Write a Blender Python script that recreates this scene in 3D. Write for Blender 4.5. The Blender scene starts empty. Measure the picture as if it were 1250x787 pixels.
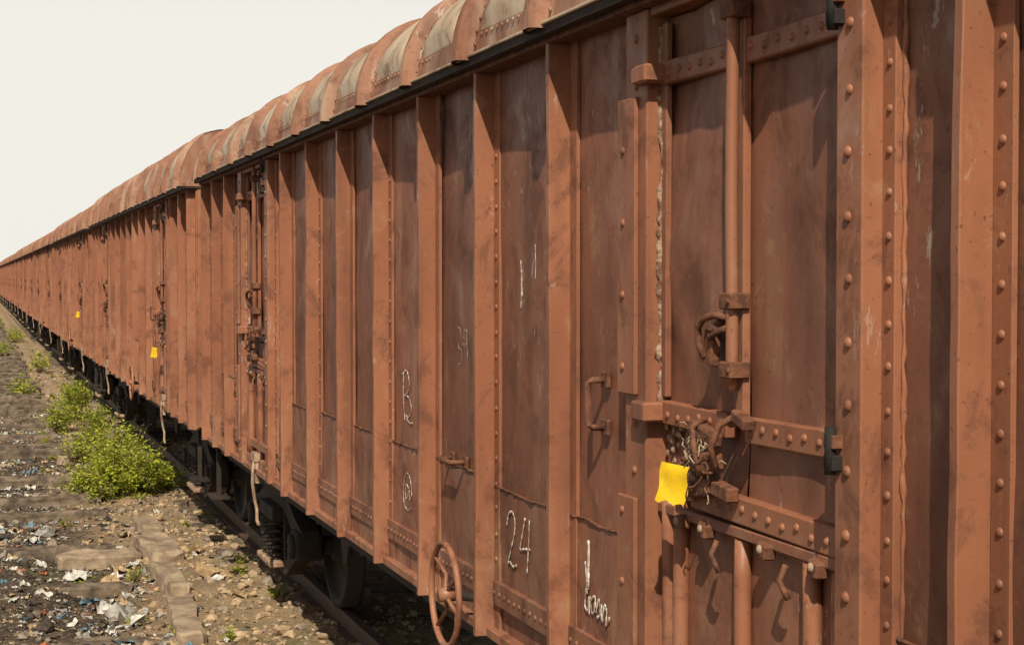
import bpy, math, random
import numpy as np
from mathutils import Vector, Matrix, Euler, noise as mn
R = random.Random(7)
scene = bpy.context.scene

# ------------------------------------------------------------------ materials
def new_mat(name):
    m = bpy.data.materials.new(name); m.use_nodes = True
    nt = m.node_tree; b = nt.nodes['Principled BSDF']
    return m, nt, b
class NT:
    def __init__(s, nt): s.nt = nt; s.pos = None
    def n(s, t): return s.nt.nodes.new(t)
    def l(s, a, b): s.nt.links.new(a, b)
    def position(s):
        if s.pos is None: s.pos = s.n('ShaderNodeNewGeometry').outputs['Position']
        return s.pos
    def noise(s, scale, detail=3, rough=.55, stretch=None, dist=0, off=0):
        mp = s.n('ShaderNodeMapping'); s.l(s.position(), mp.inputs['Vector'])
        if stretch: mp.inputs['Scale'].default_value = stretch
        mp.inputs['Location'].default_value = (off, off*1.7, off*.6)
        t = s.n('ShaderNodeTexNoise'); s.l(mp.outputs[0], t.inputs['Vector'])
        t.inputs['Scale'].default_value = scale; t.inputs['Detail'].default_value = detail
        t.inputs['Roughness'].default_value = rough; t.inputs['Distortion'].default_value = dist
        return t.outputs['Fac']
    def ramp(s, fac, lo, hi, a=0., b=1.):
        m = s.n('ShaderNodeMapRange'); s.l(fac, m.inputs[0])
        m.inputs[1].default_value = lo; m.inputs[2].default_value = hi
        m.inputs[3].default_value = a; m.inputs[4].default_value = b
        return m.outputs[0]
    def mix(s, fac, a, b, mode='MIX'):
        m = s.n('ShaderNodeMix'); m.data_type = 'RGBA'; m.blend_type = mode
        for sock, v in ((m.inputs[0], fac), (m.inputs[6], a), (m.inputs[7], b)):
            if hasattr(v, 'is_output'): s.l(v, sock)
            elif isinstance(v, (int, float)): sock.default_value = v
            else: sock.default_value = (*v, 1)
        return m.outputs[2]
    def mul(s, a, b, op='MULTIPLY'):
        m = s.n('ShaderNodeMath'); m.operation = op
        for sock, v in ((m.inputs[0], a), (m.inputs[1], b)):
            if hasattr(v, 'is_output'): s.l(v, sock)
            else: sock.default_value = v
        return m.outputs[0]
    def bump(s, bsdf, h, strength, dist=.01):
        b = s.n('ShaderNodeBump'); b.inputs['Strength'].default_value = strength
        b.inputs['Distance'].default_value = dist
        s.l(h, b.inputs['Height']); s.l(b.outputs[0], bsdf.inputs['Normal'])

def paint(name, c1, c2, dust=(.37,.215,.13), dustamt=.38, dark=(.05,.025,.018), chips=.6, bottom=.40, darkamt=.45, panel=False):
    m, nt, b = new_mat(name); k = NT(nt)
    big = k.noise(.9, 5, .62, (1, 1, .7), .2)
    col = k.mix(k.ramp(big, .36, .64), c1, c2)
    st = k.noise(5, 3, .5, (1, 1, .10), .0, 3)            # soft vertical wash marks
    col = k.mix(k.mul(k.ramp(st, .54, .72), dustamt), col, dust)
    col = k.mix(k.mul(k.ramp(st, .45, .30), darkamt), col, dark)
    bl = k.noise(4.5, 8, .74, (1, 1, .8), .5, 5)          # rust and grime clouds
    col = k.mix(k.mul(k.ramp(bl, .52, .62), .62), col, (.110, .041, .023))
    col = k.mix(k.mul(k.ramp(bl, .43, .33), .45), col, dust)
    sp = k.noise(60, 2, .6, None, 0, 2)                   # pitting and rust specks
    col = k.mix(k.mul(k.ramp(sp, .66, .73), .6), col, dark)
    ch = k.mul(k.ramp(k.noise(14, 6, .78, (1, 1, .35), .5, 14), .60, .63), k.ramp(big, .50, .57))
    col = k.mix(k.mul(ch, chips), col, (.50, .41, .33))
    sx = k.n('ShaderNodeSeparateXYZ'); k.l(k.position(), sx.inputs[0])
    bt = k.mul(k.ramp(sx.outputs[2], 1.9, 1.05), k.ramp(bl, .58, .40))
    col = k.mix(k.mul(bt, bottom), col, dust)
    if panel:
        tc = k.n('ShaderNodeTexCoord'); so = k.n('ShaderNodeSeparateXYZ'); k.l(tc.outputs['Object'], so.inputs[0])
        u = k.mul(k.mul(so.outputs[1], -4.34, 'ADD'), 1/.955)
        fl = k.mul(u, 0, 'FLOOR'); oi = k.n('ShaderNodeObjectInfo')
        wn = k.n('ShaderNodeTexWhiteNoise'); wn.noise_dimensions = '2D'
        cb = k.n('ShaderNodeCombineXYZ'); k.l(fl, cb.inputs[0]); k.l(oi.outputs['Random'], cb.inputs[1]); k.l(cb.outputs[0], wn.inputs['Vector'])
        v = k.ramp(wn.outputs['Value'], 0, 1, .80, 1.12)
        cc = k.n('ShaderNodeCombineColor'); k.l(v, cc.inputs[0]); k.l(v, cc.inputs[1]); k.l(v, cc.inputs[2])
        col = k.mix(1.0, col, cc.outputs[0], 'MULTIPLY')
        fr = k.mul(u, 0, 'FRACT'); ed = k.mul(k.mul(fr, -.5, 'ADD'), 0, 'ABSOLUTE')
        e = k.mul(k.ramp(ed, .34, .49), k.ramp(bl, .36, .60))
        col = k.mix(k.mul(e, .6), col, dark)
    k.l(col, b.inputs['Base Color'])
    k.l(k.ramp(bl, .36, .62, .40, .72), b.inputs['Roughness'])
    b.inputs['Specular IOR Level'].default_value = .4
    k.bump(b, k.noise(26, 6, .75, None, 0, 11), .17, .008)
    return m

M_WALL = paint('oxide_red_paint', (.178,.063,.036), (.262,.099,.054), panel=True)
M_RIB = paint('oxide_red_rib', (.240,.088,.045), (.315,.123,.063), dustamt=.3, darkamt=.4, chips=.3)
M_DOOR = paint('oxide_red_door', (.190,.070,.040), (.270,.105,.058), dustamt=.35, chips=.8)
M_ROOFR = paint('roof_red', (.21,.085,.047), (.33,.160,.095), dust=(.46,.35,.24), dustamt=.6)
M_ROOFD = paint('roof_dusty', (.38,.26,.16), (.54,.42,.29), dust=(.60,.49,.36), dark=(.11,.06,.038), dustamt=.5, chips=.2, darkamt=.65)

def simple(name, c, c2=None, rough=.8, scale=8, bump=.3, bscale=30, metal=0):
    m, nt, b = new_mat(name); k = NT(nt)
    c2 = c2 or tuple(v*.55 for v in c)
    k.l(k.mix(k.ramp(k.noise(scale, 4, .65), .38, .62), c, c2), b.inputs['Base Color'])
    b.inputs['Roughness'].default_value = rough; b.inputs['Metallic'].default_value = metal
    b.inputs['Specular IOR Level'].default_value = .3
    if bump: k.bump(b, k.noise(bscale, 3, .6), bump, .01)
    return m
M_DARK = simple('grimy_dark_steel', (.035,.026,.021), (.018,.015,.013))
M_EAVE = simple('eave_edge_steel', (.050,.030,.022), (.022,.017,.014))
M_UNDER = simple('dusty_underframe', (.042,.027,.019), (.018,.014,.011), scale=5)
M_BEAD = simple('crusted_sealant', (.38,.26,.17), (.13,.06,.035), scale=30, bump=.8, bscale=60)
M_BEADK = simple('black_rubber_seal', (.07,.045,.035), (.022,.017,.014), scale=25, bump=.8)
M_RUSTY = simple('rusty_ironwork', (.20,.082,.042), (.085,.036,.022), scale=22, bump=.5)
M_PALE = simple('dusty_pale_iron', (.42,.31,.21), (.24,.13,.08), scale=10)
M_CHALK = simple('chalk', (.70,.65,.58), (.30,.17,.11), scale=38, bump=0)
M_YEL = simple('yellow_tag', (.80,.52,.01), (.62,.38,.015), rough=.6, scale=10, bump=.1)
M_RAIL = simple('rail_steel', (.09,.05,.035), (.05,.03,.022), rough=.6)
M_WHEEL = simple('wheel_steel', (.030,.022,.018), (.018,.014,.012), rough=.7)
M_SLEEP = simple('old_sleeper', (.19,.14,.095), (.06,.042,.030), scale=6, bump=.8, bscale=18)
M_CONC = simple('weathered_concrete', (.38,.28,.185), (.20,.14,.095), scale=5, bump=.5)

def m_ground():
    m, nt, b = new_mat('littered_soil'); k = NT(nt)
    tan = k.mix(k.ramp(k.noise(1.3, 5, .65), .35, .65), (.44,.30,.175), (.27,.18,.105))
    shaded_ash = k.mix(k.ramp(k.noise(2.2, 6, .7, None, 0, 4), .4, .62), (.14,.10,.07), (.05,.036,.027))  # dark ashy soil, also painting in a shadow on the left; caster unseen
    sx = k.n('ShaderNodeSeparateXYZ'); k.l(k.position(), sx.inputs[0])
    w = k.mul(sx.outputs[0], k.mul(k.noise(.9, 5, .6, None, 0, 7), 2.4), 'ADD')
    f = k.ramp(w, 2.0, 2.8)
    c = k.mix(f, shaded_ash, tan)
    c = k.mix(k.mul(k.ramp(k.noise(34, 3, .7), .55, .63), .6), c, (.48,.38,.26))
    c = k.mix(k.mul(k.ramp(k.noise(22, 4, .7, None, 0, 3), .55, .66), .8), c, (.045,.031,.022))
    c = k.mix(k.mul(k.ramp(k.noise(.6, 5, .6, None, 0, 17), .55, .66), .5), c, (.10,.115,.035))
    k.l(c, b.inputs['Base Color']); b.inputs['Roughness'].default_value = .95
    b.inputs['Specular IOR Level'].default_value = .15
    k.bump(b, k.noise(20, 6, .72), 1.0, .05)
    return m
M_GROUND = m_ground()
def leafmat(name, c):
    m, nt, b = new_mat(name); k = NT(nt)
    b.inputs['Base Color'].default_value = (*c, 1)
    b.inputs['Roughness'].default_value = .55; b.inputs['Specular IOR Level'].default_value = .3
    tr = k.n('ShaderNodeBsdfTranslucent'); tr.inputs[0].default_value = (min(1,c[0]*1.5), min(1,c[1]*1.6), c[2], 1)
    ms = k.n('ShaderNodeMixShader'); ms.inputs[0].default_value = .35
    out = nt.nodes['Material Output']
    k.l(b.outputs[0], ms.inputs[1]); k.l(tr.outputs[0], ms.inputs[2]); k.l(ms.outputs[0], out.inputs[0])
    return m
M_LEAF = [leafmat('leaf_bright', (.42,.43,.055)), leafmat('leaf_mid', (.27,.31,.04)), leafmat('leaf_dark', (.09,.13,.022)), leafmat('leaf_dry', (.36,.27,.09))]
M_TWIG = simple('twig', (.14,.09,.05), bump=0)

# ------------------------------------------------------------------ mesh builder
class MB:
    def __init__(s, mats): s.v=[]; s.f=[]; s.m=[]; s.s=[]; s.mats=mats
    def add(s, vs, fs, mat=0, smooth=False):
        o=len(s.v); s.v.extend([tuple(p) for p in vs])
        for f in fs: s.f.append([i+o for i in f]); s.m.append(mat); s.s.append(smooth)
    def box(s, x0,x1,y0,y1,z0,z1, mat=0, b=.003, M=None):
        if x0>x1:x0,x1=x1,x0
        if y0>y1:y0,y1=y1,y0
        if z0>z1:z0,z1=z1,z0
        h=[(x1-x0)/2,(y1-y0)/2,(z1-z0)/2]; c=Vector(((x0+x1)/2,(y0+y1)/2,(z0+z1)/2))
        b=min(b,min(h)*.45); vs=[]; idx={}
        sg=[(a,d,e) for a in(-1,1) for d in(-1,1) for e in(-1,1)]
        for g in sg:
            for ax in range(3):
                idx[(g,ax)]=len(vs)
                vs.append(Vector([g[i]*(h[i] if i==ax else h[i]-b) for i in range(3)]))
        fs=[]
        for ax in range(3):
            u,w=[i for i in range(3) if i!=ax]
            for sn in(-1,1):
                q=[]
                for (a,d) in((-1,-1),(1,-1),(1,1),(-1,1)):
                    g=[0,0,0]; g[ax]=sn; g[u]=a; g[w]=d; q.append(idx[(tuple(g),ax)])
                fs.append(q)
            for a in(-1,1):
                for d in(-1,1):
                    g1=[0,0,0]; g1[u]=a; g1[w]=d; g2=g1[:]; g1[ax]=-1; g2[ax]=1
                    g1=tuple(g1); g2=tuple(g2)
                    fs.append([idx[(g1,u)],idx[(g2,u)],idx[(g2,w)],idx[(g1,w)]])
        for g in sg: fs.append([idx[(g,0)],idx[(g,1)],idx[(g,2)]])
        out=[]
        for f in fs:
            n=(vs[f[1]]-vs[f[0]]).cross(vs[f[2]]-vs[f[0]]); cc=sum((vs[i] for i in f),Vector())
            out.append(f if n.dot(cc)>0 else f[::-1])
        vs=[v+c for v in vs]
        if M is not None: vs=[M@v for v in vs]
        s.add(vs,out,mat)
    def obox(s, c, size, rot=(0,0,0), mat=0, b=.003):
        M=Matrix.Translation(c)@Euler(rot).to_matrix().to_4x4()
        s.box(-size[0]/2,size[0]/2,-size[1]/2,size[1]/2,-size[2]/2,size[2]/2,mat,b,M)
    def tube(s, pts, r, seg=8, mat=0, rfun=None, closed=False, flat=None):
        pts=[Vector(p) for p in pts]; n=len(pts); o=len(s.v)
        for i,p in enumerate(pts):
            a=pts[(i-1)%n] if (closed or i>0) else pts[i]
            c=pts[(i+1)%n] if (closed or i<n-1) else pts[i]
            t=(c-a).normalized() if (c-a).length>1e-9 else Vector((0,0,1))
            up=Vector((1,0,0)) if abs(t.x)<.9 else Vector((0,1,0))
            u=t.cross(up).normalized(); w=u.cross(t).normalized()
            rr=r if rfun is None else rfun(i)
            for j in range(seg):
                an=2*math.pi*j/seg
                s.v.append(tuple(p+u*(rr*math.cos(an))+w*((flat or 1)*rr*math.sin(an))))
        for i in range(n if closed else n-1):
            for j in range(seg):
                a=o+i*seg+j; b2=o+i*seg+(j+1)%seg; c=o+((i+1)%n)*seg+(j+1)%seg; d=o+((i+1)%n)*seg+j
                s.f.append([a,b2,c,d]); s.m.append(mat); s.s.append(True)
        if not closed:
            s.f.append([o+j for j in range(seg)][::-1]); s.m.append(mat); s.s.append(False)
            s.f.append([o+(n-1)*seg+j for j in range(seg)]); s.m.append(mat); s.s.append(False)
    def dome(s, c, r, mat=0, h=.62, seg=8, nrm=(-1,0,0)):
        nrm=Vector(nrm); u=nrm.orthogonal().normalized(); w=nrm.cross(u); c=Vector(c)
        vs=[]
        for (rr,hh) in((1,0),(.86,.55),(.48,.9)):
            for j in range(seg):
                a=2*math.pi*j/seg; vs.append(c+u*(r*rr*math.cos(a))+w*(r*rr*math.sin(a))+nrm*(r*h*hh))
        vs.append(c+nrm*r*h); fs=[]
        for k in range(2):
            for j in range(seg): fs.append([k*seg+j,k*seg+(j+1)%seg,(k+1)*seg+(j+1)%seg,(k+1)*seg+j])
        for j in range(seg): fs.append([2*seg+j,2*seg+(j+1)%seg,3*seg])
        s.add(vs,fs,mat,True)
    def grid(s, us, ws, fn, mat=0, smooth=True, flip=False):
        vs=[fn(u,w) for u in us for w in ws]; n=len(ws); fs=[]
        for i in range(len(us)-1):
            for j in range(n-1):
                f=[i*n+j,i*n+j+1,(i+1)*n+j+1,(i+1)*n+j]; fs.append(f[::-1] if flip else f)
        s.add(vs,fs,mat,smooth)
    def prism(s, poly, x0, x1, mat=0):
        n=len(poly); vs=[(x0,a,b) for a,b in poly]+[(x1,a,b) for a,b in poly]
        fs=[list(range(n)),list(range(n,2*n))[::-1]]+[[i,i+n,(i+1)%n+n,(i+1)%n] for i in range(n)]
        s.add(vs,fs,mat)
    def lathe(s, prof, c, axis='x', seg=32, mat=0):
        vs=[]; n=len(prof); c=Vector(c)
        for j in range(seg):
            a=2*math.pi*j/seg
            for (h,r) in prof:
                if axis=='x': vs.append(c+Vector((h,r*math.cos(a),r*math.sin(a))))
                elif axis=='z': vs.append(c+Vector((r*math.cos(a),r*math.sin(a),h)))
                else: vs.append(c+Vector((r*math.cos(a),h,r*math.sin(a))))
        fs=[[j*n+i,j*n+i+1,((j+1)%seg)*n+i+1,((j+1)%seg)*n+i] for j in range(seg) for i in range(n-1)]
        s.add(vs,fs,mat,True)
    def mesh(s, name):
        me=bpy.data.meshes.new(name); me.from_pydata(s.v,[],s.f)
        for m in s.mats: me.materials.append(m)
        me.polygons.foreach_set('material_index',s.m); me.polygons.foreach_set('use_smooth',s.s)
        me.update(); return me
def obj(name, me, parent=None, loc=(0,0,0), rot=(0,0,0), scale=(1,1,1)):
    o=bpy.data.objects.new(name,me); scene.collection.objects.link(o)
    o.location=loc; o.rotation_euler=rot; o.scale=scale
    if parent: o.parent=parent
    return o
def frange(a,b,st):
    n=max(1,int(round((b-a)/st))); return [a+(b-a)*i/n for i in range(n+1)]

# ------------------------------------------------------------------ wagon meshes
L=14.4; W=3.0
ZB, ZT = 1.10, 3.52
DOORS=[2.88,11.5]
RIBS=[.06,.85,1.63]+[4.34+.955*k for k in range(7)]+[12.85,13.6,14.33]
def buckle(y,z,amp=.017):
    p=Vector((y*.9,z*1.0,3.3))
    return mn.noise(p)*amp+mn.noise(p*3.1)*amp*.5
side=MB([M_WALL,M_RIB,M_RUSTY])
segs=[(0,DOORS[0]-.80),(DOORS[0]+.78,DOORS[1]-.80),(DOORS[1]+.78,L)]
for a,b in segs:
    side.grid(frange(a,b,.07),frange(ZB,ZT,.07),lambda y,z:(buckle(y,z),y,z),0)
    rs=[r for r in RIBS if a<=r<=b]; edges=sorted(set([a]+rs+[b]))
    for e0,e1 in zip(edges[:-1],edges[1:]):
        if e1-e0<.2: continue
        zt=1.74+R.uniform(-.02,.02)
        side.grid(frange(e0+.02,e1-.02,.05),[ZB,1.2,1.3,1.4,1.5,1.6,zt-.01,zt,zt+.002],
            lambda y,z:((-.011+buckle(y,z)*.8) if z<=zt-.005 else (-.009+buckle(y,z) if z<=zt else .004+buckle(y,z)), y, z+(mn.noise(Vector((y*9,0,e0)))*.010 if z>1.6 else 0)),0)
        side.tube([(-.012+buckle(y,zt)*.9,y,zt+mn.noise(Vector((y*9,0,e0)))*.010) for y in frange(e0+.02,e1-.02,.03)],.006,5,2,rfun=lambda i:R.uniform(.003,.009))
        side.box(-.030,-.004,e0+.03,e1-.03,1.225,1.325,0,.002)
        y=e0+.08
        while y<e1-.05:
            side.dome((-.030,y,1.275+R.uniform(-.003,.003)),.0115,0); y+=.068
side.box(-.05,.02,0,L,1.075,1.118,1,.004)
for i,r in enumerate(RIBS):
    prof=[(-.006,-.004),(-.006,-.094),(-.003,-.098),(.026,-.098),(.030,-.094),(.030,-.084),(.006,-.082),(.006,-.004)]
    zs=frange(ZB-.02,ZT-.02,.08)
    vs=[];n=len(prof)
    for z in zs:
        w=mn.noise(Vector((r*3,z*1.3,0)))*.012+mn.noise(Vector((r*3,z*6,2)))*.003; q=mn.noise(Vector((r*5,z*3.3,5)))*.006
        for (py,px) in prof: vs.append((px+(q if px<-.05 else 0),r+py+(w if px<-.05 else w*.3),z))
    fs=[[k*n+j,k*n+(j+1)%n,(k+1)*n+(j+1)%n,(k+1)*n+j] for k in range(len(zs)-1) for j in range(n)]
    fs.append(list(range(n))[::-1])
    side.add(vs,fs,1,False)
    side.box(-.016,-.001,r-.080,r-.006,ZB-.01,ZT-.01,1,.002)
    z=1.42
    if i%2==0 or i in(1,11):
        while z<ZT-.05:
            side.dome((-.016,r-.043,z+R.uniform(-.005,.005)),.012,1); z+=.108
    if i in (1,2,8,9):
        side.box(-.016,-.001,r+.034,r+.085,ZB,ZT-.01,1,.002)
side.box(-.105,.01,-.02,L+.02,3.50,3.535,2,.003)
def grab(mb,c,vertical,l=.17,st=.075):
    x,y,z=c; d=(0,0,l/2) if vertical else (0,l/2,0)
    p=lambda s,xx:(xx,y+s*d[1],z+s*d[2])
    mb.tube([p(-1,0),p(-1,-st*.8),p(-.9,-st),p(.9,-st),p(1,-st*.8),p(1,0)],.012,8,2)
    for s_ in(-1,1):
        q=p(s_,0); mb.box(-.016,-.001,q[1]-.032,q[1]+.032,q[2]-.028,q[2]+.028,2)
grab(side,(0,5.86,1.78),False,.22)
grab(side,(0,3.98,2.18),True,.17)
grab(side,(0,12.6,1.78),False,.20); grab(side,(0,.4,1.78),False,.2)
ME_SIDE=side.mesh('body_side')

# ---- door
dr=MB([M_DOOR,M_RIB,M_BEAD,M_BEADK,M_RUSTY,M_DARK,M_PALE])
LX=.012
def lumpy(mb,y,x,z0,z1,r,mat,jit=.008,step=.018):
    zs=frange(z0,z1,step)
    mb.tube([(x+R.uniform(-jit,jit)*.6,y+R.uniform(-jit,jit)+mn.noise(Vector((0,y,z*5)))*jit,z) for z in zs],r,7,mat,rfun=lambda i:r*R.uniform(.4,1.5))
for sgn,yi,yo,px in((1,.60,.78,-.062),(-1,-.685,-.815,-.085)):
    dr.box(px,.06,yi,yo,1.09,3.50,1,.005)
    dr.box(-.030,-.001,yo,yo+sgn*.060,1.10,3.49,1,.003)
    z=1.2
    while z<3.46:
        dr.dome((px,(yi+yo)/2+R.uniform(-.005,.005),z+R.uniform(-.005,.005)),.0155*R.uniform(.92,1.06),1,.65,10); z+=.158
    z=1.15
    while z<3.46:
        dr.dome((-.030,yo+sgn*.034,z+R.uniform(-.006,.006)),.0125*R.uniform(.9,1.08),1); z+=.105
    lumpy(dr,yo+sgn*.064,-.006,1.12,3.47,.007,1,.003,.03)
for z0,z1 in((2.24,3.22),(1.28,1.90)):
    dr.box(-.078,-.061,.665,.815,z0,z1,1,.004)
    z=z0+.09
    while z<z1: dr.dome((-.078,.765,z),.0145,1); z+=.24
dr.box(-.05,.06,-.685,.60,3.475,3.52,1,.004)
dr.box(-.03,.06,-.685,.60,1.09,1.19,1,.004)
def leaf(y,z,amp):
    p=Vector((y*2.2+5,z*1.6,1.7)); x=LX+mn.noise(p)*amp+mn.noise(p*2.7)*amp*.5
    if 0<y<.5 and z<2.75: x+= -.035*math.exp(-((y-.10)**2/.012+(z-2.42)**2/.02))
    return x
dr.grid(frange(.012,.595,.03),frange(1.94,3.47,.03),lambda y,z:(leaf(y,z,.028),y,z),0)
dr.grid(frange(-.68,-.012,.03),frange(1.94,3.47,.03),lambda y,z:(leaf(y,z,.018)-.004,y,z),0)
dr.box(.075,.09,-.70,.64,1.1,3.5,5)
dr.box(-.016,.006,.545,.585,2.24,3.45,0,.004)
dr.box(-.028,-.002,-.045,.006,2.22,3.45,1,.004)
dr.box(-.016,.002,.010,.046,2.24,3.45,0,.003)
lumpy(dr,.592,-.010,2.22,3.22,.0135,2,.011,.022)
lumpy(dr,.594,-.012,3.22,3.44,.009,2,.006)
lumpy(dr,.048,-.012,2.30,3.45,.013,3,.009)
RX=-.052
dr.tube([(RX,-.018+.004*math.sin(z*7),z) for z in frange(2.30,3.50,.10)],.019,10,1)
for z in(3.40,2.56,2.36):
    dr.box(RX-.024,-.012,-.060,.022,z-.024,z+.024,4,.004); dr.dome((RX-.024,-.045,z),.010,4)
dr.tube([(RX,-.018,2.51),(-.085,.03,2.52),(-.095,.09,2.505),(-.095,.125,2.48),(-.085,.135,2.43),(-.075,.12,2.39)],.012,8,4)
dr.tube([(RX,-.03,2.49),(-.08,.02,2.47),(-.08,.07,2.45),(-.065,.10,2.46)],.010,8,4)
dr.obox((-.06,.10,2.42),(.03,.06,.10),(.2,0,0),4)
dr.obox((-.05,.07,2.50),(.03,.05,.03),(.2,0,0),4)
def strap(y0,y1,z,h=.075,x0=-.026,tilt=0):
    dr.obox(((x0+.012)/2,(y0+y1)/2,z),(abs(x0-.012),y1-y0,h),(tilt,0,0),1,.005)
    n=int((y1-y0)/.085)
    for i in range(n+1):
        y=y0+.035+(y1-y0-.07)*i/max(1,n); dr.dome((x0,y,z+(y-(y0+y1)/2)*tilt+R.uniform(-.009,.009)),.013,1)
for z in(3.285,2.19):
    strap(.07,.62,z,tilt=.01); strap(-.70,-.05,z,tilt=-.012)
strap(-.66,.33,1.945,.080,tilt=.015)
dr.box(-.095,-.02,.54,.66,2.16,2.225,1,.008); dr.box(-.095,-.02,.54,.66,3.255,3.315,1,.008)
for z in(3.30,2.19,3.46):
    sy=-.70
    dr.tube([(-.105,sy,z-.055),(-.105,sy,z+.065)],.015,10,5)
    dr.box(-.112,-.08,sy-.026,sy+.026,z-.045,z-.006,5,.003); dr.box(-.112,-.08,sy-.026,sy+.026,z+.010,z+.045,4,.003)
dr.grid(frange(-.68,.595,.035),frange(1.19,1.93,.035),lambda y,z:(.022+mn.noise(Vector((y*2.5,z*2,9)))*.018,y,z),0)
dr.box(-.025,.02,-.68,.59,1.865,1.898,0,.004)
for y in(.535,.445,-.0,-.42,-.58):
    dr.tube([(-.004,y+R.uniform(-.004,.004),z) for z in frange(1.20,1.86-(.0 if y<.4 else -.06),.11)],.027,8,1)
dr.box(-.02,.015,-.68,.59,1.26,1.32,0,.003)
for y in(-.5,-.2,.2,.38):
    dr.obox((-.03,y,1.86),(.04,.055,.045),(R.uniform(-.2,.2),0,0),4,.006); dr.dome((-.05,y,1.865),.014,6)
for y in(-.34,.10): dr.tube([(-.03,y+.02,1.84),(-.05,y+.02,1.80),(-.045,y,1.77),(-.035,y-.005,1.75)],.009,7,4)
q=-.03
dr.obox((q-.02,.16,2.16),(.045,.15,.04),(.25,0,0),4,.006)
dr.obox((q-.03,.10,2.08),(.045,.07,.06),(-.2,0,.2),4,.006)
dr.obox((q-.02,.03,2.00),(.04,.12,.045),(.1,0,0),4,.006)
dr.obox((q-.015,.22,1.985),(.04,.20,.05),(-.12,0,0),4,.006)
dr.obox((q-.02,-.09,2.22),(.04,.09,.035),(.3,0,0),4,.005)
dr.tube([(q,.20,2.20),(-.09,.17,2.18),(-.10,.14,2.12),(-.09,.13,2.06),(-.06,.15,2.03)],.010,8,4)
dr.tube([(q,-.02,2.23),(-.08,.0,2.20),(-.09,.04,2.13),(-.07,.04,2.06)],.010,8,4)
for i in range(9):
    c=Vector((-.075-.01*math.sin(i),.28-.026*i,2.10-.012*abs(i-4))); pts=[]
    for j in range(10):
        a=2*math.pi*j/10
        pts.append(c+(Vector((0,.020*math.cos(a),.013*math.sin(a))) if i%2 else Vector((.013*math.sin(a),.020*math.cos(a),0))))
    dr.tube(pts,.0045,5,4,closed=True)
for i in range(26):
    p0=Vector((-.07,.14+R.uniform(-.05,.10),2.09+R.uniform(-.05,.08))); pts=[p0]
    for j in range(5): pts.append(pts[-1]+Vector((R.uniform(-.018,.015),R.uniform(-.03,.03),R.uniform(-.032,.022))))
    dr.tube(pts,.0026,4,(6,4,6)[i%3])
for i in range(110):
    dr.dome((.004,R.uniform(.26,.59),R.uniform(1.96,2.16)),R.uniform(.004,.015),2)
ME_DOOR=dr.mesh('door')

hk=MB([M_PALE,M_UNDER])
hk.tube([(-.04,.05,1.22),(-.06,.05,1.10),(-.06,.07,1.00),(-.04,.11,.88),(-.02,.11,.78),(-.03,.04,.70),(-.03,-.03,.68)],.014,8,0)
hk.box(-.06,-.012,-.03,.15,1.17,1.24,0,.005); hk.box(-.05,-.012,-.02,.03,1.0,1.2,0); hk.box(-.05,-.012,.10,.14,1.05,1.2,0)
ME_HOOK=hk.mesh('door_stay_hook')

# ---- roof, local z=0 at eave
def roof_profile():
    pts=[]
    for i in range(13):
        a=math.radians(90*i/12); pts.append((-.135+.42*(1-math.cos(a)**.9), .43*math.sin(a)**.95))
    for i in range(1,9):
        t=i/8; x=.285+(1.5-.285)*t; pts.append((x,.43+.13*math.sin(t*math.pi/2)))
    return pts+[(3.0-x,z) for x,z in pts[-2::-1]]
PR=roof_profile(); NP=len(PR); NR=[]
for i in range(NP):
    a=PR[max(0,i-1)]; c=PR[min(NP-1,i+1)]; t=Vector((c[0]-a[0],c[1]-a[1])).normalized(); NR.append(Vector((-t.y,t.x)))
rf=MB([M_ROOFR,M_ROOFD,M_EAVE])
ribsR=[.52+.955*k for k in range(15)]
stations=[]
for k,r in enumerate(ribsR):
    stations += [(r-.10,.0,0),(r-.09,.045,0),(r-.07,.066,0),(r+.00,.066,0),(r+.06,.045,0),(r+.11,.0,0)]
    if k<14:
        stations += [(r+.18,.0,0),(r+.205,.022,1),(r+.30,.030,1),(r+.4775,.036,1),(r+.655,.030,1),(r+.755,.022,1),(r+.78,0,0)]
stations=[(-.04,.04,0),(.06,.04,0),(.075,0,0)]+stations+[(L-.075,0,0),(L-.06,.04,0),(L+.04,.04,0)]
vs=[]
for (y,h,t) in stations:
    for i,(px,pz) in enumerate(PR):
        hh=h
        if t==1 and (i<=2 or i>=NP-3): hh=0
        hh+=mn.noise(Vector((px*2,y*1.4,0)))*.018
        vs.append((px+NR[i].x*hh,y,pz+NR[i].y*hh))
for k in range(len(stations)-1):
    a,b=stations[k],stations[k+1]
    for j in range(NP-1):
        pad=(a[2] or b[2]) and 2<=j<=NP-4
        rf.f.append([k*NP+j,(k+1)*NP+j,(k+1)*NP+j+1,k*NP+j+1]); rf.m.append(1 if pad else 0); rf.s.append(abs(a[1]-b[1])<.018)
rf.v.extend(vs)
for yy in(-.04,L+.04):
    n0=len(rf.v); rf.v.extend([(px+NR[i].x*.04,yy,pz+NR[i].y*.04) for i,(px,pz) in enumerate(PR)]); rf.f.append(list(range(n0,n0+NP))); rf.m.append(0); rf.s.append(False)
for sd in(0,1):
    f=lambda x:x if sd==0 else 3-x
    rf.box(f(-.150),f(-.118),-.04,L+.04,-.022,.012,2,.003)
    rf.box(f(-.162),f(-.118),-.04,L+.04,.012,.024,1,.003)
    rf.box(f(-.14),f(.05),-.04,L+.04,-.018,-.004,2,.003)
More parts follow.
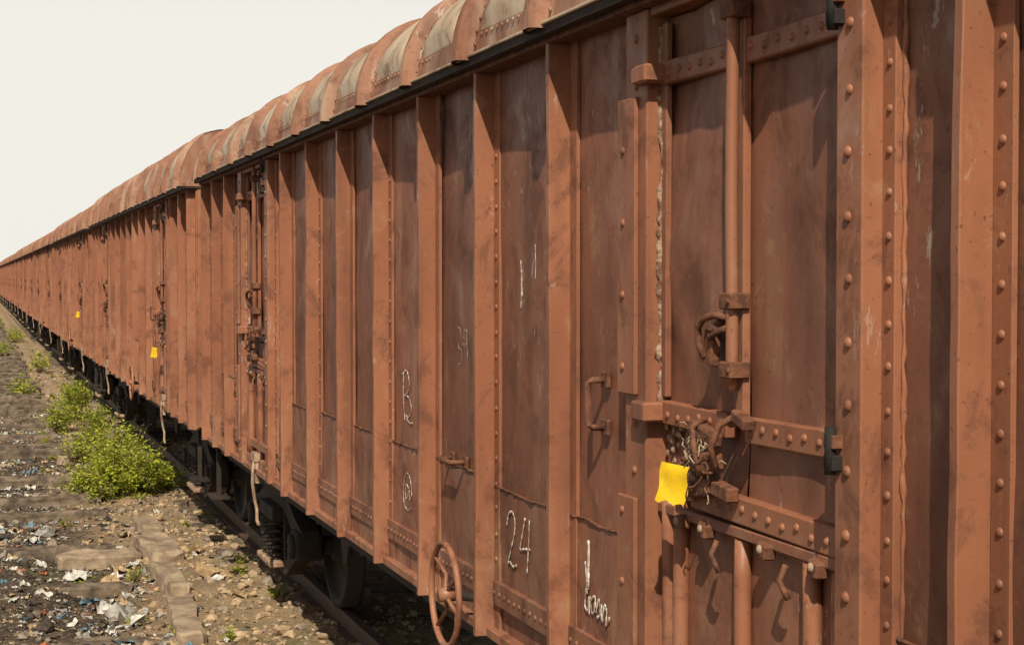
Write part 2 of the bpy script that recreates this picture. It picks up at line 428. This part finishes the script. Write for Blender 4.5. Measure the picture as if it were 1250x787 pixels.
for r in ribsR[:-1]:
    for off in(.145,.82):
        for i in range(1,14):
            px,pz=PR[i]
            rf.dome((px+NR[i].x*.008,r+off,pz+NR[i].y*.008),.011,0,seg=6,nrm=(NR[i].x,0,NR[i].y))
    for q_ in range(9):
        px,pz=PR[2]; rf.dome((px+NR[2].x*.006,r+.2+q_*.07,pz-.02),.010,0,seg=6,nrm=(NR[2].x,0,NR[2].y))
ME_ROOF=rf.mesh('arched_roof')

en=MB([M_WALL,M_RIB])
en.box(.0,3.0,.03,.06,1.1,3.54,0)
for x in(.0,.75,1.5,2.25,2.91): en.box(x,x+.09,-.03,.03,1.1,3.54,1)
for z in(1.5,2.2,2.9): en.box(.0,3.0,-.01,.032,z,z+.07,1)
ME_END=en.mesh('body_end')

uf=MB([M_UNDER,M_DARK,M_PALE])
uf.box(.0,3.0,.02,L-.02,1.06,1.10,0)
uf.box(1.3,1.42,.0,L,.80,1.058,0); uf.box(1.58,1.70,.0,L,.80,1.058,0)
uf.box(.14,.20,.03,L-.03,.90,1.058,0); uf.box(2.80,2.86,.03,L-.03,.90,1.058,0)
for y in frange(.2,L-.2,1.4): uf.box(.145,2.855,y-.04,y+.04,.88,1.056,0)
for y in(2.0,12.4): uf.box(.3,2.7,y-.18,y+.18,.782,1.055,0)
uf.lathe([(-.35,0),(-.35,.19),(.35,.19),(.35,0)],(1.0,7.8,.78),'y',20,0)
uf.lathe([(-.22,0),(-.22,.14),(.22,.14),(.22,0)],(.9,6.4,.80),'y',20,0)
uf.tube([(1.5,1,.62),(1.5,13.4,.62)],.022,6,1); uf.tube([(.8,4,.7),(.8,11,.72)],.02,6,1)
uf.tube([(.25,.0,.85),(.25,L,.85)],.03,6,0)
uf.tube([(-.17,5.49,1.23),(1.0,5.49,1.03)],.02,8,0)
for yy in(.2,L-.2):
    uf.box(.02,.06,yy-.03,yy+.03,.55,1.08,0); uf.box(-.05,.12,yy-.18,yy+.18,.54,.57,0)
for y in(4.6,9.8): uf.prism([(y-.3,1.06),(y+.3,1.06),(y+.05,.62),(y-.05,.62)],.30,.34,0)
for sgn,y0 in((-1,0),(1,L)):
    uf.box(1.36,1.64,y0,y0+sgn*.28,.82,1.02,1); uf.box(1.30,1.62,y0+sgn*.26,y0+sgn*.50,.78,1.06,1,.03)
    uf.tube([(1.85,y0,.85),(1.85,y0+sgn*.2,.75),(1.82,y0+sgn*.4,.55),(1.78,y0+sgn*.5,.6)],.025,8,1)
ME_UF=uf.mesh('underframe')
hw=MB([M_RIB])
rw=.225
hw.tube([(0,rw*math.cos(a),rw*math.sin(a)) for a in [2*math.pi*i/36 for i in range(36)]],.015,8,0,closed=True)
for i in range(4):
    a=math.radians(40+90*i); hw.tube([(0,0,0),(.03,rw*.5*math.cos(a),rw*.5*math.sin(a)),(0,rw*math.cos(a),rw*math.sin(a))],.010,6,0)
hw.lathe([(-.03,0),(-.03,.032),(.05,.032),(.05,0)],(0,0,0),'x',14)
ME_HW=hw.mesh('brake_handwheel')

bg=MB([M_UNDER,M_WHEEL,M_PALE,M_DARK])
for sx in(-1,1):
    X=sx*1.16
    x0,x1=X-.07,X+.07
    bg.prism([(-1.15,.50),(-1.15,.64),(-.85,.70),(-.45,.86),(.45,.86),(.85,.70),(1.15,.64),(1.15,.50),(.80,.56),(.40,.70),(-.40,.70),(-.80,.56)],x0,x1,0)
    bg.prism([(-1.1,.50),(-.85,.36),(-.42,.17),(.42,.17),(.85,.36),(1.1,.50),(.80,.52),(.40,.27),(-.40,.27),(-.80,.52)],x0+.005,x1-.005,0)
    for yy in(-.40,.34): bg.box(x0+.002,x1-.002,yy,yy+.06,.24,.74,0)
    for ya in(-1.0,1.0):
        bg.box(X-.11,X+.11,ya-.14,ya+.14,.40,.62,0,.02)
        bg.lathe([(-.02,.0),(-.02,.10),(.02,.10),(.02,0)],(X+sx*.12,ya,.5),'x',16,0)
        for a in range(3):
            an=a*2.09; bg.dome((X+sx*.14,ya+.06*math.cos(an),.5+.06*math.sin(an)),.014,3,nrm=(sx,0,0))
    bg.box(X-.16,X+.16,-.32,.32,.60,.72,0,.01)
    for (dx,dy) in((-.09,-.2),(.09,-.2),(-.09,0),(.09,0),(-.09,.2),(.09,.2)):
        n=60; bg.tube([(X+dx+.065*math.cos(2*math.pi*i/12),dy+.065*math.sin(2*math.pi*i/12),.27+.33*i/n) for i in range(n+1)],.015,5,0)
    bg.box(X-.18,X+.18,-.34,.34,.22,.27,2,.01)
bg.box(-1.1,1.1,-.18,.18,.55,.78,0,.02)
for ya in(-1.0,1.0):
    bg.tube([(-1.15,ya,.5),(1.15,ya,.5)],.075,12,3)
    for sx in(-1,1):
        s_=sx
        bg.lathe([(-.065*s_,.0),(-.065*s_,.44),(-.06*s_,.535),(-.035*s_,.535),(-.03*s_,.505),(.07*s_,.50),(.075*s_,.44),(.03*s_,.42),(.015*s_,.15),(.09*s_,.12),(.09*s_,0)],(sx*.86,ya,.5),'x',36,1)
        bg.box(sx*.86-.05,sx*.86+.05,ya-.62*(1 if ya>0 else -1)-.04,ya-.62*(1 if ya>0 else -1)+.04,.35,.68,0,.02)
    bg.box(-.9,.9,ya*.42-.05,ya*.42+.05,.36,.46,0,.01)
ME_BG=bg.mesh('bogie')
tg=MB([M_YEL,M_PALE])
tg.grid(frange(-.05,.05,.0125),frange(-.065,.055,.012),lambda y,z:(mn.noise(Vector((y*14,z*14,2)))*.014,y+.005*math.sin(z*60),z+(mn.noise(Vector((y*40,0,0)))*.012 if z<-.05 else 0)),0)
tg.tube([(0,-.03,.05),(.0,-.06,.09),(-.01,-.09,.12),(.01,-.12,.12)],.003,5,1)
ME_TAG=tg.mesh('yellow_label')

def smooth(P,n=7):
    if len(P)<3: return [(P[0][0]+(P[1][0]-P[0][0])*i/8,P[0][1]+(P[1][1]-P[0][1])*i/8) for i in range(9)]
    out=[]; Q=[P[0]]+P+[P[-1]]
    for i in range(1,len(Q)-2):
        p0,p1,p2,p3=[np.array(q) for q in Q[i-1:i+3]]
        for j in range(n):
            t=j/n; out.append(tuple(.5*((2*p1)+(-p0+p2)*t+(2*p0-5*p1+4*p2-p3)*t*t+(-p0+3*p1-3*p2+p3)*t**3)))
    out.append(P[-1]); return out
def chalk(strokes, y, z, sz, parent, r=.0055, wid=.75, xo=-.012):
    mb=MB([M_CHALK])
    for st in strokes:
        P=smooth(st)
        mb.tube([(buckle(y-a*sz*wid,z+b*sz)*(.8 if z<1.7 else 1)+xo,y-a*sz*wid+R.uniform(-.0012,.0012),z+b*sz) for a,b in P],r,5,0,rfun=lambda i:r*R.uniform(.3,1.15),flat=.35)
    obj('chalk_mark',mb.mesh('chalk_mark'),parent)

def make_wagon(y0, first=False, variant=0, rs=1.0):
    e=bpy.data.objects.new('freight_wagon',None); scene.collection.objects.link(e)
    e.location=(2.14,y0,0); pi=math.pi
    for (loc,rz) in(((0,0,0),0),((W,L,0),pi)):
        obj('body_side',ME_SIDE,e,loc,(0,0,rz))
        for c in DOORS:
            yy=c if rz==0 else L-c; xx=0 if rz==0 else W
            obj('door',ME_DOOR,e,(xx,yy,0),(0,0,rz)); obj('door_stay_hook',ME_HOOK,e,(xx,yy,0),(0,0,rz))
    obj('arched_roof',ME_ROOF,e,(0,0,3.54),scale=(1,1,rs))
    obj('body_end',ME_END,e); obj('body_end',ME_END,e,(W,L,0),(0,0,pi))
    obj('underframe',ME_UF,e)
    obj('brake_handwheel',ME_HW,e,(-.18,5.49,1.23),(.3*variant,0,0))
    for y in(2.0,12.4): obj('bogie',ME_BG,e,(1.5,y,0))
    if variant<3: obj('yellow_label',ME_TAG,e,(-.12,DOORS[0]+.245,2.005 if first else 1.80+.07*math.sin(y0)),(.12,.05,math.radians(35)))
    return e
w0=make_wagon(1.5,True)
for i in range(1,13): make_wagon(1.5+15.4*i,False,i,1.22 if i==1 else 1.0+.05*(i%3))
def S(t): return t-1.5
two=[(-.02,.72),(.08,.92),(.28,1.0),(.42,.86),(.38,.6),(.18,.28),(0,.03),(.12,.06),(.3,.0),(.5,.06)]
chalk([two,[(.98,.98),(.82,.66),(.70,.42),(.72,.38),(.95,.42),(1.25,.46)],[(1.22,.98),(1.16,.5),(1.08,.0)]],S(6.60),1.42,.23,w0,r=.007,wid=1.0,xo=-.017)
chalk([[(.05,1),(.0,.5),(.1,0)],[(-.1,.95),(.3,1.05),(.55,.8),(.35,.58),(.1,.52),(.5,.5),(.7,.3),(.45,.08),(.2,.12),(.5,-.02),(.8,.0)]],S(8.40),1.88,.25,w0,r=.0055,wid=.95,xo=-.005)
chalk([[(.6,.6),(.35,.7),(.2,.45),(.4,.3),(.65,.55),(.7,.3),(.9,.5),(.75,.9),(.35,1),(.02,.6),(.1,.15),(.5,.0),(.8,.1)]],S(8.38),1.42,.19,w0,r=.0045,wid=1.0,xo=-.014)
chalk([[(0,1.5),(.12,.8),(.02,.2),(.3,.1),(.38,.5),(.42,.0)],[(.5,.55),(.62,.1),(.85,.18),(.92,.6),(.55,.45)],[(1.0,.15),(1.25,.6),(1.4,.2),(1.15,.05)],[(1.5,.5),(1.55,.0),(1.75,.5),(1.95,.35),(1.9,-.05),(2.2,.25)]],S(5.66),1.40,.125,w0,r=.008,wid=.95,xo=-.017)
chalk([[(0,.1),(.2,1.3),(.1,1.6)],[(.05,.6),(.2,.7),(.15,.2)],[(.12,.9),(.22,.3)]],S(5.64),1.46,.13,w0,r=.012,wid=.6,xo=-.017)
chalk([[(0,1),(.3,1.02),(.4,.8),(.1,.5),(.42,.4),(.4,.1),(0,0)],[(.9,1),(.6,.6),(1.1,.6)],[(1.1,1.0),(1.05,.0)]],S(7.42),2.22,.17,w0,r=.0018,wid=.9,xo=-.0005)
chalk([[(0,.8),(.5,1),(.3,.3),(.8,.9),(.6,0)]],S(8.2),3.0,.14,w0,r=.003,wid=.9,xo=-.003)
chalk([[(0,0),(.02,.5),(-.02,1)],[(.07,.2),(.05,.8)]],S(6.45),2.50,.20,w0,r=.005,wid=1,xo=-.002)
chalk([[(0,0),(.03,.6),(.0,1)]],S(6.28),2.62,.14,w0,r=.004,wid=1,xo=-.002)

# ------------------------------------------------------------------ ground
def gz(x,y):
    v=-.25
    v+=mn.noise(Vector((x*.5,y*.35,1.3)))*.07
    v+=mn.noise(Vector((x*2.3,y*2.3,4)))*.05
    v+=mn.noise(Vector((x*7,y*7,8)))*.028
    v+=.09*math.exp(-((x-1.85)/.35)**2)
    v+=.20*math.exp(-((x-.20)/.45)**2-((y-15.2)/2.2)**2)*(1+mn.noise(Vector((x*4,y*4,2)))*.5)
    t=min(1,max(0,(x-2.1)/.4)); u=min(1,max(0,(5.6-x)/.4)); v+=.05*t*u
    return v
def axis(lo,hi,step,far):
    a=frange(lo,hi,step); out=list(a); s=step; p=hi
    while p<far: s*=1.35; p+=s; out.append(p)
    s=step; p=lo; pre=[]
    while p>-far: s*=1.35; p-=s; pre.append(p)
    return pre[::-1]+out
xs=axis(-1.2,3.2,.05,2500); ysg=axis(9.5,42,.075,2500)
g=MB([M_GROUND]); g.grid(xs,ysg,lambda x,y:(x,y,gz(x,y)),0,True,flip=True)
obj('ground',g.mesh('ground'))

tr=bpy.data.objects.new('railway_track',None); scene.collection.objects.link(tr)
rl=MB([M_RAIL])
prof=[(-.075,-.17),(-.075,-.155),(-.012,-.14),(-.010,-.045),(-.035,-.035),(-.036,-.004),(-.03,0),(.03,0),(.036,-.004),(.035,-.035),(.010,-.045),(.012,-.14),(.075,-.155),(.075,-.17)]
for cx in(3.64-.838-.035,3.64+.838+.035):
    n=len(prof); vs=[(cx+a,-25,b) for a,b in prof]+[(cx+a,260,b) for a,b in prof]
    rl.add(vs,[[i,i+n,(i+1)%n+n,(i+1)%n] for i in range(n)],0)
obj('rails',rl.mesh('rails'),tr)
sl=MB([M_SLEEP])
y=-20
while y<200: sl.box(3.64-1.30,3.64+1.30,y-.12,y+.12,-.32,-.19+R.uniform(0,.01),0,.012); y+=.65
obj('sleepers',sl.mesh('sleepers'),tr)
ds=MB([M_SLEEP])
for y in [13.3,15.4,17.5,20.2,21.6,23.9,27.5,28.6,30.6]+frange(33,120,1.3):
    L2=1.50+R.uniform(-.18,.10); gzv=gz(.9,y)
    M=Matrix.Translation((L2-1.37,y,gzv+R.uniform(-.01,.05)))@Euler((R.uniform(-.08,.08),R.uniform(-.02,.02),R.uniform(-.07,.07))).to_matrix().to_4x4()
    def fn_face(ax,sn):
        dims=(2.74,.27,.19)
        def f(a,b):
            v=[a,b]; v.insert(ax,sn); p=Vector((v[0]*dims[0],v[1]*dims[1],v[2]*dims[2]))
            q=Vector((p.x*1.5,p.y*14,p.z*9+y)); e=sum(1 for t in v if abs(t)>.49)
            p=Vector((p.x,p.y*(.93 if e>=2 else 1),p.z*(.90 if e>=2 else 1)))
            return M@(p+Vector((mn.noise(q)*.06 if abs(v[0])>.45 else 0,mn.noise(q*1.3)*.025,mn.noise(q+Vector((5,5,5)))*.035)))
        return f
    GA=frange(-.5,.5,1/26); GB=frange(-.5,.5,1/6)
    for sn in(-.5,.5):
        ds.grid(GB,GB,fn_face(0,sn),0,False,flip=sn>0)
        ds.grid(GA,GB,fn_face(1,sn),0,False,flip=sn<0)
        ds.grid(GA,GB,fn_face(2,sn),0,False,flip=sn>0)
obj('disused_railway_sleepers',ds.mesh('disused_railway_sleepers'))

def slab(c,size,rot):
    mb=MB([M_CONC]); N=7
    def dp(x,y,z):
        p=Vector((x*size[0],y*size[1],z*size[2])); q=p*6+Vector(c)
        e=sum(1 for a in(x,y,z) if abs(a)>.49)
        return p*(.94 if e>=2 else 1)+Vector((mn.noise(q),mn.noise(q+Vector((3,3,3))),mn.noise(q+Vector((9,1,1)))))*.035
    G=[i/N-.5 for i in range(N+1)]
    for ax in range(3):
        for sn in(-.5,.5):
            def fn(a,b):
                v=[a,b]; v.insert(ax,sn); return dp(*v)
            mb.grid(G,G,fn,0,False,flip=(sn>0)!=(ax==1))
    obj('concrete_slab',mb.mesh('concrete_slab'),None,(c[0],c[1],gz(c[0],c[1])+c[2]),rot)
slab((1.74,16.9,.06),(.34,1.05,.16),(.03,.06,.10))
slab((1.66,15.2,.03),(.20,1.2,.20),(0,.05,.05))
slab((1.60,13.5,.03),(.22,1.5,.20),(.02,-.05,-.05))
slab((1.15,17.0,.07),(.8,.34,.17),(.05,.0,.10))
slab((1.78,18.5,.02),(.24,.8,.18),(0,.1,.06))
slab((1.45,26.5,.05),(.5,.3,.14),(0,.05,.4))

def icos():
    t=(1+5**.5)/2
    v=np.array([(-1,t,0),(1,t,0),(-1,-t,0),(1,-t,0),(0,-1,t),(0,1,t),(0,-1,-t),(0,1,-t),(t,0,-1),(t,0,1),(-t,0,-1),(-t,0,1)],float); v/=np.linalg.norm(v[0])
    f=[(0,11,5),(0,5,1),(0,1,7),(0,7,10),(0,10,11),(1,5,9),(5,11,4),(11,10,2),(10,7,6),(7,1,8),(3,9,4),(3,4,2),(3,2,6),(3,6,8),(3,8,9),(4,9,5),(2,4,11),(6,2,10),(8,6,7),(9,8,1)]
    return v,f
IV,IF=icos()
M_ST=[simple('stone_grey',(.28,.22,.165),(.15,.112,.08),scale=12,bump=0),simple('stone_tan',(.46,.33,.20),(.29,.195,.115),scale=12,bump=0),simple('stone_dark',(.09,.065,.047),(.045,.032,.024),scale=12,bump=0)]
rb=MB(M_ST); rng=np.random.default_rng(3)
def stone(x,y,s,mat):
    v=IV*(1+rng.uniform(-.28,.28,(12,1))); v=v*np.array([1,rng.uniform(.6,1),rng.uniform(.4,.75)])*s
    a=rng.uniform(0,6.28); c,sn=math.cos(a),math.sin(a); b=rng.uniform(-.5,.5)
    v=v@np.array([[c,sn,0],[-sn,c,0],[0,0,1]])@np.array([[1,0,0],[0,math.cos(b),math.sin(b)],[0,-math.sin(b),math.cos(b)]])
    rb.add((v+np.array([x,y,gz(x,y)+s*.2])).tolist(),IF,mat)
for i in range(16000):
    y=9.5+(rng.random()**1.6)*45; x=rng.uniform(-1.0,3.6)
    s=min(.085,.010+rng.exponential(.012))
    mat=(0 if rng.random()<.35 else 2) if x+rng.normal(0,.35)<1.3 else (1 if rng.random()<.7 else 0)
    stone(x,y,s,mat)
obj('rubble',rb.mesh('rubble'))

def lm(name,c,rough=.6): return simple(name,c,tuple(v*.6 for v in c),rough=rough,scale=20,bump=0)
LM=[lm('litter_white',(.62,.58,.51)),lm('litter_grey',(.34,.31,.27)),lm('litter_tan',(.46,.31,.165)),lm('litter_blue',(.14,.24,.31)),lm('litter_green',(.05,.28,.20)),lm('litter_dark',(.04,.034,.030)),lm('litter_orange',(.42,.13,.05))]
lt=MB(LM)
def piece(x,y,s,mat):
    n=4; a=rng.uniform(0,6.28); c,sn=math.cos(a),math.sin(a); asp=rng.uniform(.3,.95)
    z0=gz(x,y)+.010+s*.08; ph=rng.uniform(0,50); vs=[]
    tx,ty=rng.normal(0,.22,2)
    for i in range(n+1):
        for j in range(n+1):
            u=(i/n-.5)*s+rng.normal(0,s*.07); w=((j/n-.5)*s)*asp+rng.normal(0,s*.07)
            zz=z0+mn.noise(Vector((i*.9+ph,j*.9,ph)))*s*.5+u*tx+w*ty
            X=x+c*u-sn*w; Y=y+sn*u+c*w
            vs.append((X,Y,max(zz,gz(X,Y)-.004)))
    fs=[[i*(n+1)+j,(i+1)*(n+1)+j,(i+1)*(n+1)+j+1,i*(n+1)+j+1] for i in range(n) for j in range(n)]
    lt.add(vs,fs,mat,False)
probs=[.26,.25,.24,.035,.012,.18,.023]
clus=[(rng.uniform(.2,1.5),11+(rng.random()**1.4)*45) for _ in range(60)]
for i in range(7500):
    if rng.random()<.55:
        cx,cy=clus[rng.integers(len(clus))]; x=cx+rng.normal(0,.22); y=cy+rng.normal(0,.55)
    else:
        y=10+(rng.random()**1.5)*48; x=rng.normal(.8,.7) if rng.random()<.8 else rng.uniform(-1,2.9)
    s=min(.17,.014+rng.exponential(.026))
    piece(x,y,s,int(rng.choice(7,p=probs)))
for (x,y,s,m) in((1.15,13.9,.30,0),(1.0,14.6,.26,0),(1.25,15.4,.22,1),(2.05,17.0,.26,2),(2.1,15.5,.30,2),(1.0,20.3,.26,4),(.7,18.8,.26,1),(.9,16.2,.24,0),(2.2,14.4,.2,2),(1.3,21.6,.2,4),(.8,22,.22,0),(1.9,19.0,.2,2),(1.1,13.2,.2,3),(.95,15.0,.18,3),(1.2,14.3,.3,1)):
    piece(x,y,s,m)
obj('litter',lt.mesh('litter'))

# ------------------------------------------------------------------ plants
def leaf1(mb,p,r,ls,weights):
    l=ls*r.uniform(.6,1.35); a=r.uniform(0,6.28); el=r.normal(.15,.45)
    t=Vector((math.cos(a)*math.cos(el),math.sin(a)*math.cos(el),math.sin(el))); s=t.cross(Vector((0,0,1))).normalized()
    s=(s+Vector((0,0,r.normal(0,.35)))).normalized(); w=l*.33; nrm=s.cross(t)
    mid=p+t*l*.5-nrm*l*.06
    vs=[p,p+t*l*.45+s*w,p+t*l-nrm*l*.12,p+t*l*.45-s*w,mid]
    mb.add(vs,[[0,1,4],[1,2,4],[2,3,4],[3,0,4]],int(r.choice(4,p=weights)),False)
def shrub(name, clumps, nleaf, ls=.045, seed=1, weights=(.45,.33,.17,.05), gap=-.15):
    r=np.random.default_rng(seed); mb=MB(M_LEAF+[M_TWIG])
    tot=sum(c[3]*c[4]*c[5] for c in clumps)
    for (cx,cy,cz,rx,ry,rz) in clumps:
        n=int(nleaf*rx*ry*rz/tot); gzz=gz(cx,cy)
        for k in range(max(5,int(20*rx/.4))):
            d=r.normal(0,1,3); d/=np.linalg.norm(d); d[2]=abs(d[2]); ex=r.uniform(.95,1.4)
            e=Vector((cx+d[0]*rx*ex,cy+d[1]*ry*ex,gzz+cz+d[2]*rz*ex)); b=Vector((cx+d[0]*rx*.15,cy+d[1]*ry*.15,gzz))
            mid=(b+e)/2+Vector((0,0,.12*rz)); mb.tube([b,mid,e],.006,4,4,rfun=lambda i:(.006,.004,.0015)[i])
            for q in range(16):
                t=.35+.65*q/15; leaf1(mb,b.lerp(e,t)+Vector(r.normal(0,.012,3)),r,ls*.9,weights)
        for k in range(n):
            d=r.normal(0,1,3); d/=np.linalg.norm(d); rad=r.random()**.42
            wob=.72+.6*mn.noise(Vector((d[0]*2.4+cx*3,d[1]*2.4+cy,d[2]*2.4)))
            p=Vector((cx+d[0]*rx*rad*wob*1.15,cy+d[1]*ry*rad*wob*1.15,gzz+max(.02,cz+d[2]*rz*rad*wob*1.15)))
            if mn.noise(p*6)<gap: continue
            leaf1(mb,p,r,ls,weights)
    obj(name,mb.mesh(name))
shrub('shrub',[(1.66,21.4,.30,.44,.45,.36),(2.05,21.8,.28,.42,.45,.34),(1.35,22.1,.20,.32,.4,.26),(1.80,22.6,.46,.42,.5,.42),(2.38,22.3,.15,.30,.3,.22)],12500,.05,1,(.58,.28,.10,.04))
shrub('shrub',[(1.55,26.3,.26,.34,.6,.28),(1.9,28.2,.34,.36,.7,.36),(1.45,31.0,.32,.34,.8,.34),(1.85,33.5,.42,.40,1.0,.46),(1.75,24.6,.22,.28,.5,.24)],11000,.055,2,(.40,.34,.16,.10),-.03)
shrub('shrub',[(1.0,41,.2,.35,1.2,.25),(1.75,50,.28,.35,1.2,.32),(.8,62,.25,.5,1.5,.3),(1.6,74,.3,.4,2,.35),(.9,95,.35,.6,3,.45)],3500,.09,3,(.3,.3,.2,.2),-.05)
rr=np.random.default_rng(11); wd=[]
for i in range(36):
    wd.append((rr.uniform(.9,2.6),11.5+rr.random()*40,.02,rr.uniform(.05,.14),rr.uniform(.06,.18),rr.uniform(.03,.09)))
wd+=[(1.55,13.2,.03,.12,.14,.07),(2.35,15.6,.03,.1,.2,.06),(1.42,15.7,.04,.12,.2,.10)]
shrub('weeds',wd,3200,.03,5,(.3,.35,.15,.2))

# ------------------------------------------------------------------ light, world, camera
sd=Vector((-1,-2.4,2.6)).normalized()
sun=bpy.data.lights.new('sun','SUN'); sun.energy=5; sun.angle=math.radians(.5); sun.color=(1,.93,.77)
so=bpy.data.objects.new('sun',sun); scene.collection.objects.link(so); so.rotation_euler=sd.to_track_quat('Z','Y').to_euler()
w=bpy.data.worlds.new('World'); scene.world=w; w.use_nodes=True; nt=w.node_tree; nt.nodes.clear()
N=nt.nodes.new; Lk=nt.links.new
sky=N('ShaderNodeTexSky'); sky.sky_type='NISHITA'; sky.sun_disc=False
sky.sun_elevation=math.asin(sd.z); sky.sun_rotation=math.atan2(sd.x,sd.y); sky.dust_density=4; sky.air_density=1.2
b1=N('ShaderNodeBackground'); b1.inputs[1].default_value=.055; Lk(sky.outputs[0],b1.inputs[0])
b2=N('ShaderNodeBackground'); b2.inputs[0].default_value=(.90,.875,.80,1); b2.inputs[1].default_value=1.02
tc=N('ShaderNodeTexCoord'); sp=N('ShaderNodeSeparateXYZ'); Lk(tc.outputs['Generated'],sp.inputs[0])
mr=N('ShaderNodeMapRange'); mr.interpolation_type='SMOOTHSTEP'; mr.inputs[1].default_value=.14; mr.inputs[2].default_value=.36; mr.inputs[3].default_value=.96; mr.inputs[4].default_value=.0
Lk(sp.outputs[2],mr.inputs[0])
ms=N('ShaderNodeMixShader'); Lk(mr.outputs[0],ms.inputs[0]); Lk(b1.outputs[0],ms.inputs[1]); Lk(b2.outputs[0],ms.inputs[2])
wo=N('ShaderNodeOutputWorld'); Lk(ms.outputs[0],wo.inputs[0])

cam=bpy.data.cameras.new('camera'); cam.sensor_width=36; cam.lens=36*2015/1250; cam.clip_end=6000; cam.clip_start=.05
co=bpy.data.objects.new('camera',cam); scene.collection.objects.link(co)
co.location=(0,0,2.63); co.rotation_euler=(math.radians(90-1.58),0,math.radians(-18.0)); scene.camera=co
scene.view_settings.view_transform='Standard'; scene.view_settings.look='None'; scene.view_settings.exposure=0; scene.view_settings.gamma=1
